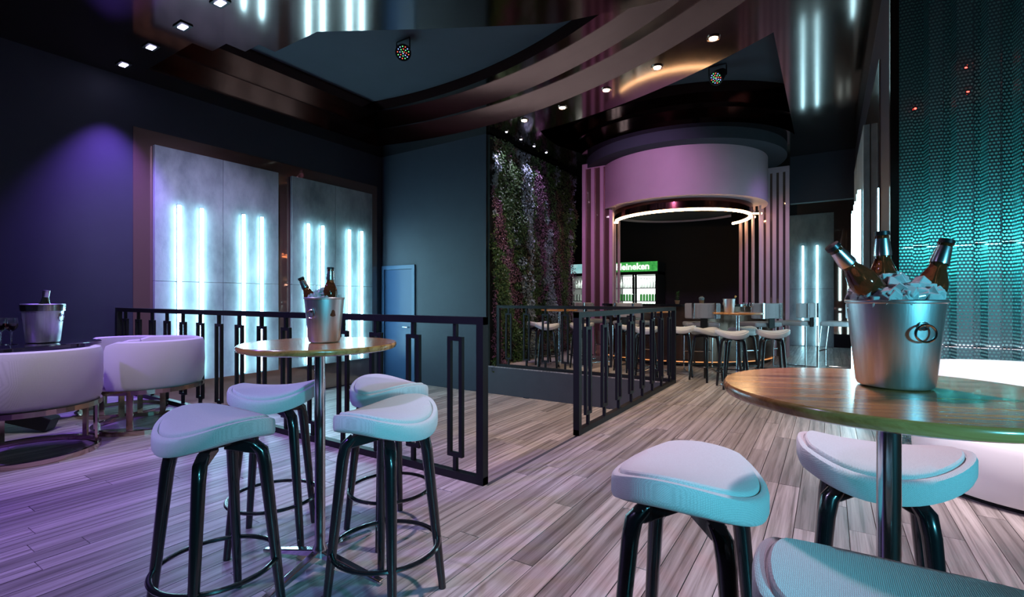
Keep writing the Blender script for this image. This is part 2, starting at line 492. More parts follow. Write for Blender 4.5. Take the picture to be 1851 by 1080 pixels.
# walls
w = MB(); w.box(XL - 0.15, XL, YF, Y1, ZS, ZC); wall_left = struct(w.build('wall_left', NAVY), 'dark navy wall behind the light panels')
w = MB(); w.box(XL - 0.15, XG, Y1, 9.5, ZS, ZC); struct(w.build('wall_middle', NAVY), 'dark navy wall with the blue door')
w = MB(); w.box(XG, XE, Y1, Y1 + 0.08, ZS, -T); struct(w.build('wall_plinth', PLINTH), 'low charcoal retaining wall under the far railing')
w = MB(); w.box(XE - 0.0, XE + 0.08, YR + 0.001, Y1, ZS, -T); struct(w.build('wall_retaining', PLINTH), 'low charcoal retaining wall at the edge of the floor')
w = MB(); w.box(XL, XE + 0.08, YR - 0.08, YR, ZS, -T); struct(w.build('wall_near', PLINTH), 'low charcoal retaining wall under the left railing')
w = MB(); w.box(XL - 0.15, XR + 0.2, Y2, Y2 + 0.15, 0, ZC); wall_back = struct(w.build('wall_back', DARKW), 'dark wall behind the bar')
w = MB(); w.box(XL - 0.15, XL, 9.5, Y2, 0, ZC); struct(w.build('wall_corner', DARKW), 'dark side wall beyond the planted wall')
w = MB(); w.box(XR, XR + 0.035, 4.70, Y2, 0, ZC); wall_right = struct(w.build('wall_right', NAVY), 'dark wall with light panels on the right')
w = MB(); w.box(XR + 0.035, XA, YA, YA + 0.15, 0, ZC); struct(w.build('wall_alcove', TEALW), 'teal wall behind the perforated screen')
w = MB(); w.box(XA, XA + 0.15, YF, YA, 0, ZC); struct(w.build('wall_side', TAUPE), 'dark wall on the far right outside the frame')
w = MB(); w.box(XL - 0.15, XA, YF - 0.15, YF, 0, ZC); struct(w.build('wall_front', NAVY), 'dark wall behind the viewpoint')
w = MB(); w.box(-0.62, XR, 10.7, 10.85, 2.91, ZC); struct(w.build('wall_bulkhead', NAVY), 'dark bulkhead hanging above the panel recess')

# steps into the sunken area, in the gap of the railings
st = thing('stairs', 'oak steps down to the sunken area between the railings', 'stairs'); del st['category']; struct(st)
for i in range(2):
    m = MB(); m.box(XE - 0.3 * (i + 1), XE - 0.3 * i - 0.001, YR + 0.02, 3.52, ZS, -0.148 * (i + 1)); m.build('step', FLOORW, st)

# ceiling with stepped coves
def arc_pts(c, R, xa, xb, n, sgn=1):
    out = []
    for i in range(n + 1):
        x = xa + (xb - xa) * i / n
        out.append((x, c[1] + sgn * sqrt(max(R * R - (x - c[0]) ** 2, 0))))
    return out


NEAR = [(-6.72, 2.49), (-5.64, 2.49), (-5.64, 2.69), (-5.35, 2.69), (-5.35, 2.89), (-5.08, 2.89), (-5.08, 3.07), (-4.34, 3.07), (-3.3, 3.68), (-2.25, 4.25), (-1.36, 4.44)]
RK = [7.30, 6.93, 6.56]; LK = [-6.72, -6.42, -6.12]
ends = [c + sqrt(R * R - (4.44 + 1.1) ** 2) for c, R in ((C1[0], R) for R in RK)]
ZK = [3.80, 3.95, 4.10, 4.25]
far1 = []; holes1 = []
for k in range(3):
    far = [(LK[k], 2.49)] + arc_pts(C1, RK[k], LK[k], ends[k], 40)
    far1.append(far)
    near = [p for p in NEAR if p[0] > LK[k] + 0.01 and p[0] < ends[k] - 0.02]
    holes1.append(far + [p for p in reversed(near)])
ZK2 = [3.80, 3.95, 4.10, 4.25]; RB = [1.98, 2.2, 2.4]
far2 = []; holes2 = []
XQ = -0.47
near2 = arc_pts(C1, 8.0, XQ, -3.9, 24)
for k in range(3):
    far = arc_pts(BC, RB[k], XQ - 0.02 * 0, -3.85, 40, -1) if RB[k] > 1.935 else []
    a0 = atan2(-sqrt(RB[k] ** 2 - 1.935 ** 2), 1.935); a1 = -pi + 0.75
    far = [(BC[0] + RB[k] * cos(a0 + (a1 - a0) * i / 40), BC[1] + RB[k] * sin(a0 + (a1 - a0) * i / 40)) for i in range(41)]
    far2.append(far)
    holes2.append(far + [(-4.02, 7.68 - 0.12 * k), (-3.98, 7.2)] + list(reversed(near2)))
ce = MB()
ce.poly([[(XL - 0.15, YF - 0.15), (XA + 0.15, YF - 0.15), (XA + 0.15, Y2 + 0.15), (XL - 0.15, Y2 + 0.15)], holes1[0], holes2[0]], ZC)
ceiling = struct(ce.build('ceiling', LACQ), 'dark glossy bronze ceiling with stepped coves')
for far, hol, Z in ((far1, holes1, ZK), (far2, holes2, ZK2)):
    for k in range(3):
        m = MB(); m.ribbon(far[k], Z[k], Z[k + 1]); m.build('cove_riser', LACQR, ceiling, smooth=True)
        if k < 2:
            a = hol[k]; m = MB()
            # soffit strip between this opening and the next
            A, B = far[k], far[k + 1]; n = len(A); vv = []; ff = []
            for p, q in zip(A, B): vv += [(p[0], p[1], Z[k + 1]), (q[0], q[1], Z[k + 1])]
            for i in range(n - 1): ff.append((2 * i, 2 * i + 1, 2 * i + 3, 2 * i + 2))
            m.add(vv, ff); m.build('cove_soffit', LACQ, ceiling)
    m = MB()
    near = NEAR + [(ends[0], 4.44)] if far is far1 else near2 + [(-3.98, 7.2), (-4.02, 7.68), far2[0][-1]]
    m.ribbon(near, Z[0], Z[3]); m.build('cove_edge', LACQR, ceiling)
    if far is far2:
        m = MB(); m.ribbon([near2[0], far2[0][0]], Z[0], Z[3]); m.build('cove_edge', LACQR, ceiling)
    m = MB(); m.poly([[(p[0], p[1]) for p in hol[0]]], Z[3]); m.build('cove_panel', MATTE, ceiling)
m = MB(); m.box(XL - 0.15, XA + 0.15, YF - 0.15, Y2 + 0.15, 4.3, 4.4); m.build('roof_slab', DARKW, ceiling)

# bronze mirror and concrete panels on the left wall
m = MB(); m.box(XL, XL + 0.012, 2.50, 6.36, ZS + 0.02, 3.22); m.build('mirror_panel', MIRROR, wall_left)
PAN = [(2.70, 3.53), (3.53, 4.35), (4.57, 5.38), (5.38, 6.19)]


def panels(parent, spans, face, axis, sgn, z0=0.0, zm=1.32, z1=3.04):
    for a, b in spans:
        for za, zb in ((z0, zm), (zm, z1)):
            m = MB(); g = 0.003
            if axis == 'X': m.box(min(face, face + sgn * 0.06), max(face, face + sgn * 0.06), a + g, b - g, za + g, zb - g)
            else: m.box(a + g, b - g, min(face, face + sgn * 0.06), max(face, face + sgn * 0.06), za + g, zb - g)
            m.build('concrete_panel', CONC, parent, bevel=0.003, seg=1)


panels(wall_left, PAN, XL + 0.02, 'X', 1)
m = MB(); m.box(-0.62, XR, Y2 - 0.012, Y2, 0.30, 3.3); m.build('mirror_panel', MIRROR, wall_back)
panels(wall_back, [(-0.82, 0.10)], Y2 - 0.015, 'Y', -1)
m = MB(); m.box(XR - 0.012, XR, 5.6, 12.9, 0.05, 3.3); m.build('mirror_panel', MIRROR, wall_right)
panels(wall_right, [(6.70, 7.50), (7.50, 8.30), (8.30, 9.10)], XR - 0.015, 'X', -1)
m = MB(); m.box(XR - 0.012, XR + 0.04, 4.62, 4.70, 0, ZC); struct(m.build('trim_1', BRONZE), 'bronze edge trim of the wall beside the perforated screen')


def led(loc, z0, z1, nrm, label, group, lm=None):
    t = thing('led_tube', label, 'light', (loc[0], loc[1], z0), 0, group)
    L = z1 - z0; nx, ny = nrm; w_ = 0.021
    m = MB(); m.box(-0.02 if ny else min(0, nx * 0.012), 0.02 if ny else max(0, nx * 0.012), -0.02 if nx else min(0, ny * 0.012), 0.02 if nx else max(0, ny * 0.012), 0, L)
    m.build('channel', STEEL, t)
    m = MB(); m.tube([(nx * 0.024, ny * 0.024, 0.01), (nx * 0.024, ny * 0.024, L - 0.01)], w_, 10); m.build('diffuser', lm or LED, t, smooth=True)


ORD = ['first', 'second', 'third', 'fourth', 'fifth', 'sixth', 'seventh', 'eighth', 'ninth', 'tenth', 'eleventh', 'twelfth', 'thirteenth']
LY = []
for a, b in PAN: LY += [a + 0.27, a + 0.54]
for i, y in enumerate(LY):
    led((XL + 0.082, y), 0.02, 2.32, (1, 0), '%s vertical white-blue light tube from the left on the concrete panels of the left wall' % ORD[i], 'light tubes on the left wall')
for i, x in enumerate((-0.50, -0.22)):
    led((x, Y2 - 0.077), 0.02, 2.32, (0, -1), '%s of the two light tubes on the grey panel right of the bar' % ('left', 'right')[i], 'light tubes on the back wall', LEDR)
for i, y in enumerate((6.90, 7.17, 7.70, 7.97, 8.50, 8.77)):  # extra tubes added so their glow merges at the grazing angle
    led((XR - 0.077, y), 0.02, 2.36, (-1, 0), '%s light tube on the right wall behind the ice bucket, counted from the nearest' % ORD[i], 'light tubes on the right wall', LEDR)

# door in the navy wall
d = thing('door_1', 'blue painted door with frame in the navy wall', 'door', (-6.72, Y1, ZS)); del d['category']; struct(d)
H = 2.09
m = MB(); m.box(-0.43, -0.36, -0.03, 0, 0, H + 0.07); m.box(0.36, 0.43, -0.03, 0, 0, H + 0.07); m.box(-0.36, 0.36, -0.03, 0, H, H + 0.07); m.build('door_frame', DOORF, d)
m = MB(); m.box(-0.35, 0.35, -0.012, 0, 0.01, H - 0.01); leaf = m.build('door_leaf', DOORM, d)
m = MB(); m.tube([(0.27, -0.012, 1.02), (0.27, -0.06, 1.02), (0.16, -0.06, 1.02)], 0.009, 8); m.build('handle', CHROME, leaf, smooth=True)

# ------------------------------------------------------------------ ceiling lamps
def downlight(name, loc, lens, label, group, color, power, angle, target, w_=0.05, square=False, blend=0.7):
    t = thing(name, label, 'light', loc, 0, group)
    m = MB()
    if square:
        m.box(-0.085, 0.085, -0.055, 0.055, -0.012, 0)
        m.build('trim_plate', BLACK, t)
        m = MB(); m.box(-0.05, 0.05, -0.028, 0.028, -0.018, -0.012); m.build('lens', lens, t)
    else:
        m.lathe([(w_ + 0.018, 0), (w_ + 0.018, -0.01), (w_, -0.012), (w_, -0.004), (0, -0.004)], 20); m.build('trim_ring', BRONZE, t, smooth=True)
        m = MB(); m.lathe([(0, -0.006), (w_ * 0.85, -0.006), (w_ * 0.6, -0.018), (0, -0.022)], 16); m.build('lens', lens, t, smooth=True)
    spot('bulb', (loc[0], loc[1], loc[2] - 0.03), target, color, power, angle, blend, 0.03, t)
    return t


WS = [(-3.86, 6.29), (-3.15, 6.16), (-2.41, 5.95), (-1.675, 5.69), (-1.0, 5.37)]
for i, (x, y) in enumerate(WS):
    downlight('downlight', (x, y, ZC), LENSW, '%s warm round downlight in the curved ceiling row, counted from the planted wall' % ORD[i], 'warm ceiling downlights', WARM, 110, 80, (x, y, 0))
for i in range(6):
    x = -6.80 + 0.72 * i
    downlight('ceiling_spotlight', (x, 2.28, ZC), LENSV, '%s small rectangular violet-white ceiling light counted from the left wall' % ORD[i], 'violet ceiling lights',
              VIOLET if i < 4 else (0.5, 0.3, 1.0), 820 if i == 0 else 120, 66, (x - 0.02, 2.28 - 0.1, 0), square=True, blend=0.85)
for i in range(4):
    y = 6.56 + 0.44 * i
    downlight('wall_washer', (-4.36, y, ZC), LENSV, '%s tiny blue-white spotlight above the planted wall counted from the front' % ORD[i], 'spotlights above the planted wall', (0.72, 0.62, 1.0), 46, 55, (-4.72, y + 0.1, 1.2), 0.022, blend=0.5)


def par_can(loc, aim, label):
    t = thing('par_light', label, 'light', loc, 0, 'multicolour par lights')
    q = Vector(aim).to_track_quat('Z', 'Y').to_matrix()
    def X(m): m.v = [tuple(q @ Vector(p)) for p in m.v]; return m
    X(MB().lathe([(0, -0.14), (0.06, -0.13), (0.085, -0.02), (0.095, 0.05), (0.095, 0.06), (0.085, 0.06), (0.085, 0.045), (0, 0.045)], 24)).build('housing', BLACK, t, smooth=True)
    m = MB(); m.tube([(-0.11, 0, 0), (-0.11, 0, 0.12), (-0.11, 0, 0.15), (0.11, 0, 0.15), (0.11, 0, 0.12), (0.11, 0, 0)], 0.008, 6); m.build('yoke', BLACK, t)
    k = 0
    for r, n in ((0.012, 3), (0.038, 8), (0.066, 13)):
        for i in range(n):
            a = 2 * pi * i / n + r * 40
            m = MB(); m.lathe([(0, 0.046), (0.0055, 0.046), (0.0045, 0.052), (0, 0.054)], 8, (r * cos(a), r * sin(a)))
            X(m).build('diode', (DOTR, DOTG, DOTB)[k % 3], t); k += 1
    return t


par_can((-4.32, 4.24, 4.08), (4.2, -4.1, -3.0), 'round par light with red, green and blue diodes under the left ceiling recess')
par_can((-1.25, 7.0, 4.08), (-0.5, -1.0, -0.9), 'par light with multicolour diodes under the right ceiling recess above the bar')

# ------------------------------------------------------------------ railings
def railing(name, label, p0, p1, units, post0=True, post1=True):
    p0, p1 = Vector(p0), Vector(p1); d = p1 - p0; L = d.length; ang = atan2(d.y, d.x)
    t = thing(name, label, 'railing', p0, ang, 'black metal railings')
    HT = 0.99; w_ = 0.05
    m = MB(); m.box(0, L, -w_ / 2, w_ / 2, HT - 0.045, HT); m.build('top_rail', BLACK, t)
    m = MB(); m.box(0, L, -w_ / 2, w_ / 2, 0.0, 0.045); m.build('bottom_rail', BLACK, t)
    for f, x in ((post0, 0), (post1, L - w_)):
        if f: m = MB(); m.box(x, x + w_, -w_ / 2 - 0.001, w_ / 2 + 0.001, 0, HT + 0.001); m.build('post', BLACK, t)
    u = (L - 2 * w_) / units; b = 0.025; mesh = None
    for i in range(units):
        cx = w_ + u * (i + 0.5)
        if mesh is None:
            m = MB(); hw = 0.058; y = 0.0125
            zt, zb = 0.865, 0.13
            m.box(-hw, -hw + b, -y, y, zb, zt); m.box(hw - b, hw, -y, y, zb, zt)
            m.box(-hw + b, hw - b, -y, y, zt - b, zt); m.box(-hw + b, hw - b, -y, y, zb, zb + b)
            m.box(-b / 2, b / 2, -y, y, zt, HT - 0.045); m.box(-b / 2, b / 2, -y, y, 0.045, zb)
            o = m.build('baluster', BLACK, t); mesh = o.data
        else:
            o = bpy.data.objects.new('baluster', mesh); COL.objects.link(o); o.parent = t
        o.location = (cx, 0, 0)


railing('railing', 'long black metal railing with rectangular balusters behind the left table', (XL + 0.06, YR - 0.03, 0), (XE + 0.03, YR - 0.03, 0), 15)
railing('railing', 'short black metal railing along the floor edge in the middle of the room', (XE + 0.03, 3.56, 0), (XE + 0.03, Y1 + 0.03, 0), 8)
railing('railing', 'black metal railing on the low charcoal wall beside the planted wall', (XG + 0.20, Y1 + 0.04, 0), (XE - 0.0, Y1 + 0.04, 0), 8, True, False)

# ------------------------------------------------------------------ stools and tables
def make_stool():
    t = thing('bar_stool', 'x', 'stool', (0, 0, 0))
    A, B, n = 0.205, 0.178, 48

    def outline(th, f):
        x = A * cos(th); y = B * sin(th)
        if x > 0.165: x = 0.165 + (x - 0.165) * 0.35
        if x > 0: y *= 1 - 0.20 * (x / A) ** 2
        return x * f, y * f

    def h(x, y): return 0.682 + 0.040 * (abs(x) / A) ** 2.2 - 0.018 * (abs(y) / B) ** 2
    # body: underside, side band, rim
    m = MB(); rings = []
    lay_ = [(0.30, -0.062), (0.90, -0.061), (0.98, -0.056), (1.0, -0.046), (1.0, -0.014), (0.985, -0.004), (0.95, 0.0), (0.905, 0.0), (0.895, -0.004), (0.5, -0.012)]
    vv = []; ff = []
    for f, dz in lay_:
        for i in range(n):
            x, y = outline(2 * pi * i / n, f); xe, ye = outline(2 * pi * i / n, 1.0)
            k = max(f, 0.0); vv.append((x, y, h(x, y) + dz))
    for q in range(len(lay_) - 1):
        for i in range(n):
            j = (i + 1) % n; ff.append((q * n + i, q * n + j, (q + 1) * n + j, (q + 1) * n + i))
    ff.append(tuple(range(n - 1, -1, -1))); ff.append(tuple((len(lay_) - 1) * n + i for i in range(n)))
    m.add(vv, ff); m.build('seat_shell', SEATF, t, smooth=True)
    m = MB(); vv = []; ff = []; fr = [0.885, 0.88, 0.86, 0.7, 0.5, 0.3, 0.12]; dzs = [-0.003, 0.006, 0.010, 0.013, 0.014, 0.014, 0.014]
    for f, dz in zip(fr, dzs):
        for i in range(n):
            x, y = outline(2 * pi * i / n, f); vv.append((x, y, h(x, y) + dz))
    for q in range(len(fr) - 1):
        for i in range(n):
            j = (i + 1) % n; ff.append((q * n + i, q * n + j, (q + 1) * n + j, (q + 1) * n + i))
    ff.append(tuple((len(fr) - 1) * n + i for i in range(n)))
    m.add(vv, ff); m.build('seat_cushion', SEATF, t, smooth=True)
    m = MB(); m.lathe([(0, 0.605), (0.06, 0.605), (0.06, 0.633), (0, 0.633)], 20)
    for k in range(4):
        a = k * pi / 2 + pi / 4
        m.beam((0.03 * cos(a), 0.03 * sin(a), 0.612), (0.128 * cos(a), 0.128 * sin(a), 0.585), 0.03, 0.05, 0.034, 0.035)
    m.build('seat_frame', BLACKG, t, bevel=0.004)
    for k in range(4):
        a = k * pi / 2 + pi / 4; c_, s_ = cos(a), sin(a)
        m = MB(); pts = [(0.112 * c_, 0.112 * s_, 0.600), (0.140 * c_, 0.140 * s_, 0.575), (0.150 * c_, 0.150 * s_, 0.53), (0.208 * c_, 0.208 * s_, 0.0)]
        m.tube(pts, 0.02, 10, radii=[0.019, 0.022, 0.021, 0.014]); m.build('leg', BLACKG, t, smooth=True)
    m = MB(); m.ring(0.188, 0.010, 0.20, 56, 8, flat=0.75); m.build('foot_ring', BLACKG, t, smooth=True)
    return t


def make_table():
    t = thing('bar_table', 'x', 'table', (0, 0, 0))
    m = MB(); m.lathe([(0, 0.893), (0.285, 0.893), (0.300, 0.898), (0.304, 0.906), (0.304, 0.914), (0.300, 0.919), (0, 0.920)], 72); m.build('table_top', TABLEW, t, smooth=True)
    m = MB(); m.lathe([(0.0, 0.05), (0.030, 0.05), (0.028, 0.085), (0.0205, 0.10), (0.0205, 0.875), (0.06, 0.885), (0.06, 0.893), (0, 0.893)], 24); m.build('pole', CHROME, t, smooth=True)
    for k in range(4):
        a = k * pi / 2 + radians(10)
        m = MB(); m.beam((0.015 * cos(a), 0.015 * sin(a), 0.062), (0.31 * cos(a), 0.31 * sin(a), 0.011), 0.034, 0.030, 0.026, 0.014); m.build('foot', CHROME, t, bevel=0.004)
    return t


TA, TB = (-1.744, 1.247), (0.101, 1.23)
T1, T3, T2 = (-3.72, 7.17), (-2.16, 7.15), (-0.99, 6.90)
table0 = make_table(); table0.location = (*TA, 0); table0['label'] = 'round wooden bar table with a steel pole in front of the long railing'; table0['group'] = 'round bar tables'
dup(table0, (*TB, 0), radians(20), 'round wooden bar table at the right edge in the foreground', 'round bar tables')
dup(table0, (*T1, 0), 0.3, 'small round bar table by the planted wall in the background', 'round bar tables')
dup(table0, (*T3, 0), 0.6, 'round bar table behind the middle railing in front of the mauve pillar', 'round bar tables')
dup(table0, (*T2, 0), 0.9, 'round bar table with ice bucket and glasses in front of the bar', 'round bar tables')
stool0 = make_stool()
SG = 'saddle-seat bar stools'
R33 = radians(33)


def place(first, p, dx, dy, rz, label):
    o = stool0 if first else copy_tree(stool0)
    o.location = (p[0] + dx, p[1] + dy, 0); o.rotation_euler = (0, 0, rz); o['label'] = label; o['group'] = SG
    return o


place(True, TA, 0.0, -0.40, 0.0, 'grey saddle bar stool front left at the left table, nearest the viewer')
place(False, TA, 0.387, 0.0, radians(278), 'grey saddle bar stool front right at the left table')
place(False, TA, -0.38, 0.03, radians(225), 'grey saddle bar stool back left at the left table')
place(False, TA, -0.01, 0.39, radians(-12), 'grey saddle bar stool back right at the left table beside the steel pole')
place(False, TB, -0.39, 0.0, radians(90), 'grey saddle bar stool left of the right foreground table')
place(False, TB, 0.0, 0.40, pi, 'grey saddle bar stool behind the pole of the right foreground table')
place(False, TB, -0.02, -0.39, pi, 'teal-lit saddle bar stool cut by the bottom edge of the picture')
for tp, nm in ((T1, 'table by the planted wall'), (T3, 'table behind the middle railing'), (T2, 'table with glasses before the bar')):
    for (dx, dy, rz, wd) in ((0.0, -0.39, 25, 'front'), (0.39, 0.0, 195, 'right'), (-0.39, 0.0, 60, 'left'), (0.0, 0.39, 240, 'back')):
        if tp is not T2 and wd == 'back': continue
        place(False, tp, dx, dy, radians(rz), 'pale saddle bar stool on the %s side of the %s' % (wd, nm))


# ------------------------------------------------------------------ ice buckets, bottles, glasses
def bucket(loc, label, band=False, scale=1.0, rz=0.0, sq=1.0):
    t = thing('ice_bucket', label, 'ice bucket', loc, rz, 'steel ice buckets')
    s = scale
    prof = [(0, 0.004), (0.052, 0.0), (0.059, 0.003), (0.0615, 0.010), (0.0765, 0.176), (0.0795, 0.178), (0.0800, 0.182), (0.0785, 0.184), (0.0745, 0.182), (0.058, 0.012), (0, 0.010)]
    MB().lathe([(a * s, b * s) for a, b in prof], 48).build('body', STEEL, t, smooth=True)
    if band:
        MB().lathe([(0.0765 * s, 0.150 * s), (0.0805 * s, 0.151 * s), (0.0825 * s, 0.180 * s), (0.0790 * s, 0.181 * s)], 48).build('rim_band', CHROME, t, smooth=True)
    t.scale = (1, 1, sq)
    for k in range(2):
        sg = 1 if k == 0 else -1
        m = MB(); m.lathe([(0, 0), (0.009 * s, 0), (0.009 * s, 0.004 * s), (0, 0.006 * s)], 12)
        m.v = [((0.0725 * s + z) * sg, x, 0.132 * s + y) for x, y, z in m.v]; m.build('handle_boss', CHROME, t, smooth=True)
        m = MB(); m.tube([((0.080 * s) * sg, 0.017 * s * sin(a), 0.118 * s + 0.017 * s * cos(a)) for a in [2 * pi * i / 24 for i in range(24)]], 0.0022 * s, 6, True); m.build('ring_handle', CHROME, t, smooth=True)
    return t


def bottle(name, loc, tilt, az, label, kind='beer', s=1.0, group=None):
    t = thing(name, label, 'bottle', loc, 0, group)
    q = Matrix.Rotation(az, 3, 'Z') @ Matrix.Rotation(tilt, 3, 'Y')
    def X(m): m.v = [tuple(q @ (Vector(p) * s)) for p in m.v]; return m
    if kind == 'beer':
        X(MB().lathe([(0, 0), (0.024, 0.0), (0.027, 0.006), (0.027, 0.098), (0.026, 0.112), (0.020, 0.128), (0.0145, 0.142), (0.0140, 0.152), (0.0155, 0.156), (0.0120, 0.190), (0.0115, 0.196), (0, 0.196)], 28)).build('glass', BGLASS, t, smooth=True)
        X(MB().lathe([(0.0160, 0.150), (0.0163, 0.155), (0.0128, 0.186), (0.0124, 0.186)], 24)).build('neck_label', FOIL, t, smooth=True)
        X(MB().lathe([(0.0118, 0.192), (0.0142, 0.193), (0.0136, 0.201), (0, 0.203)], 18)).build('cap', CAPM, t, smooth=True)
    else:
        X(MB().lathe([(0, 0), (0.038, 0), (0.042, 0.008), (0.042, 0.15), (0.036, 0.185), (0.022, 0.215), (0.015, 0.245), (0.0145, 0.275), (0, 0.275)], 28)).build('glass', DGLASS, t, smooth=True)
        X(MB().lathe([(0.0152, 0.245), (0.0165, 0.25), (0.0170, 0.268), (0.0180, 0.272), (0.0180, 0.286), (0, 0.289)], 20)).build('foil', FOIL if kind == 'champagne' else GOLD, t, smooth=True)
    return t


def glass(loc, label, s=1.0, wine=True, group=None):
    t = thing('wine_glass', label, 'glass', loc, 0, group)
    MB().lathe([(a * s, b * s) for a, b in [(0, 0.002), (0.030, 0.0), (0.030, 0.002), (0.006, 0.006), (0.0035, 0.012), (0.0035, 0.075), (0.010, 0.082), (0.026, 0.098), (0.031, 0.118), (0.027, 0.160), (0.026, 0.160), (0.0300, 0.118), (0.0250, 0.099), (0.009, 0.084), (0, 0.082)]], 24).build('bowl', GLASS, t, smooth=True)
    if wine:
        MB().lathe([(a * s, b * s) for a, b in [(0, 0.084), (0.0095, 0.086), (0.0245, 0.100), (0.0292, 0.118), (0.0285, 0.126), (0, 0.126)]], 20).build('wine', WINE, t, smooth=True)
    return t


ZT = 0.9205
BR = (TB[0] + 0.012, TB[1] + 0.038)
bucket((*BR, ZT), 'large steel ice bucket full of ice and beer bottles on the right foreground table', rz=radians(-62), scale=1.07, sq=0.90)
BL = (TA[0] + 0.0, TA[1] + 0.02)
bucket((*BL, ZT), 'steel ice bucket with ice and two bottles on the left bar table', rz=radians(-75))
RV = Vector((cos(YAW), sin(YAW), 0)); azr = YAW
def cr(p, r, d): return (p[0] + r * cos(YAW) - d * sin(YAW), p[1] + r * sin(YAW) + d * cos(YAW))
BB = 'beer bottles in the large bucket'
p = cr(BR, -0.001, -0.01); bottle('beer_bottle', (p[0], p[1], ZT + 0.138), radians(-42), azr, 'brown beer bottle leaning left out of the large ice bucket', group=BB)
p = cr(BR, 0.004, 0.030); bottle('beer_bottle', (p[0], p[1], ZT + 0.120), radians(-2), azr, 'brown beer bottle standing upright in the large ice bucket', group=BB)
p = cr(BR, 0.034, -0.01); bottle('beer_bottle', (p[0], p[1], ZT + 0.108), radians(19), azr, 'brown beer bottle leaning right out of the large ice bucket', group=BB)
p = cr(BL, -0.016, 0.0); bottle('beer_bottle', (p[0], p[1], ZT + 0.098), radians(-26), azr, 'beer bottle leaning left in the bucket on the left bar table', s=0.92, group='bottles in the left bucket')
p = cr(BL, 0.034, -0.03); bottle('beer_bottle', (p[0], p[1], ZT + 0.105), radians(1), azr, 'dark beer bottle standing upright in the bucket on the left bar table', s=1.0, group='bottles in the left bucket')

# ice
def ice_mesh(s):
    m = MB(); v = []
    for x in (-1, 1):
        for y in (-1, 1):
            for z in (-1, 1): v.append((x * s * random.uniform(0.75, 1.1), y * s * random.uniform(0.75, 1.1), z * s * random.uniform(0.6, 1.0)))
    m.add(v, [(0, 1, 3, 2), (4, 6, 7, 5), (0, 4, 5, 1), (2, 3, 7, 6), (0, 2, 6, 4), (1, 5, 7, 3)]); return m


im = []
for i in range(5):
    o = ice_mesh(0.0112).build('ice_cube', ICE, None, bevel=0.0015, seg=1); im.append(o)
cnt = 0
for i in range(150):
    r = 0.070 * sqrt(random.random()); a = random.random() * 2 * pi
    if random.random() < 0.4: r = random.uniform(0.052, 0.073)
    top = 0.230 - 0.044 * (r / 0.07) ** 1.8
    z = 0.165 + (top - 0.165) * random.random() ** 0.45
    src = im[i % 5]
    o = src if i < 5 else src.copy()
    if i >= 5: COL.objects.link(o)
    o.location = (BR[0] + r * cos(a), BR[1] + r * sin(a), ZT + z)
    o.rotation_euler = (random.random() * 6, random.random() * 6, random.random() * 6)
    tag(o, 'clear ice cube heaped in the large ice bucket on the right table', 'ice', 'ice cubes in the large bucket')
m = MB()
for i in range(230):
    k = ice_mesh(0.006); r = 0.066 * sqrt(random.random()); a = random.random() * 2 * pi
    z = 0.172 + random.random() * max(0.006, 0.056 - 0.6 * r)
    q = Matrix.Rotation(random.random() * 6, 3, 'X') @ Matrix.Rotation(random.random() * 6, 3, 'Z')
    k.v = [tuple(q @ Vector(p) + Vector((BL[0] + r * cos(a), BL[1] + r * sin(a), ZT + z))) for p in k.v]; m.add(k.v, k.f)
o = m.build('crushed_ice', ICE); tag(o, 'crushed ice heaped in the bucket on the left bar table', 'ice'); o['kind'] = 'stuff'

# background table setting
BT = (T2[0] - 0.10, T2[1] - 0.02)
bucket((*BT, ZT), 'small steel ice bucket on the background table before the bar', rz=0.4, scale=0.95)
bottle('wine_bottle', (BT[0], BT[1], ZT + 0.06), radians(30), azr, 'gold-necked bottle leaning in the bucket before the bar', 'gold', 0.62)
glass((T2[0] + 0.08, T2[1] + 0.03, ZT), 'left of the two empty wine glasses on the table before the bar', 0.8, False, 'glasses on the background table')
glass((T2[0] + 0.15, T2[1] + 0.07, ZT), 'right of the two empty wine glasses on the table before the bar', 0.8, False, 'glasses on the background table')

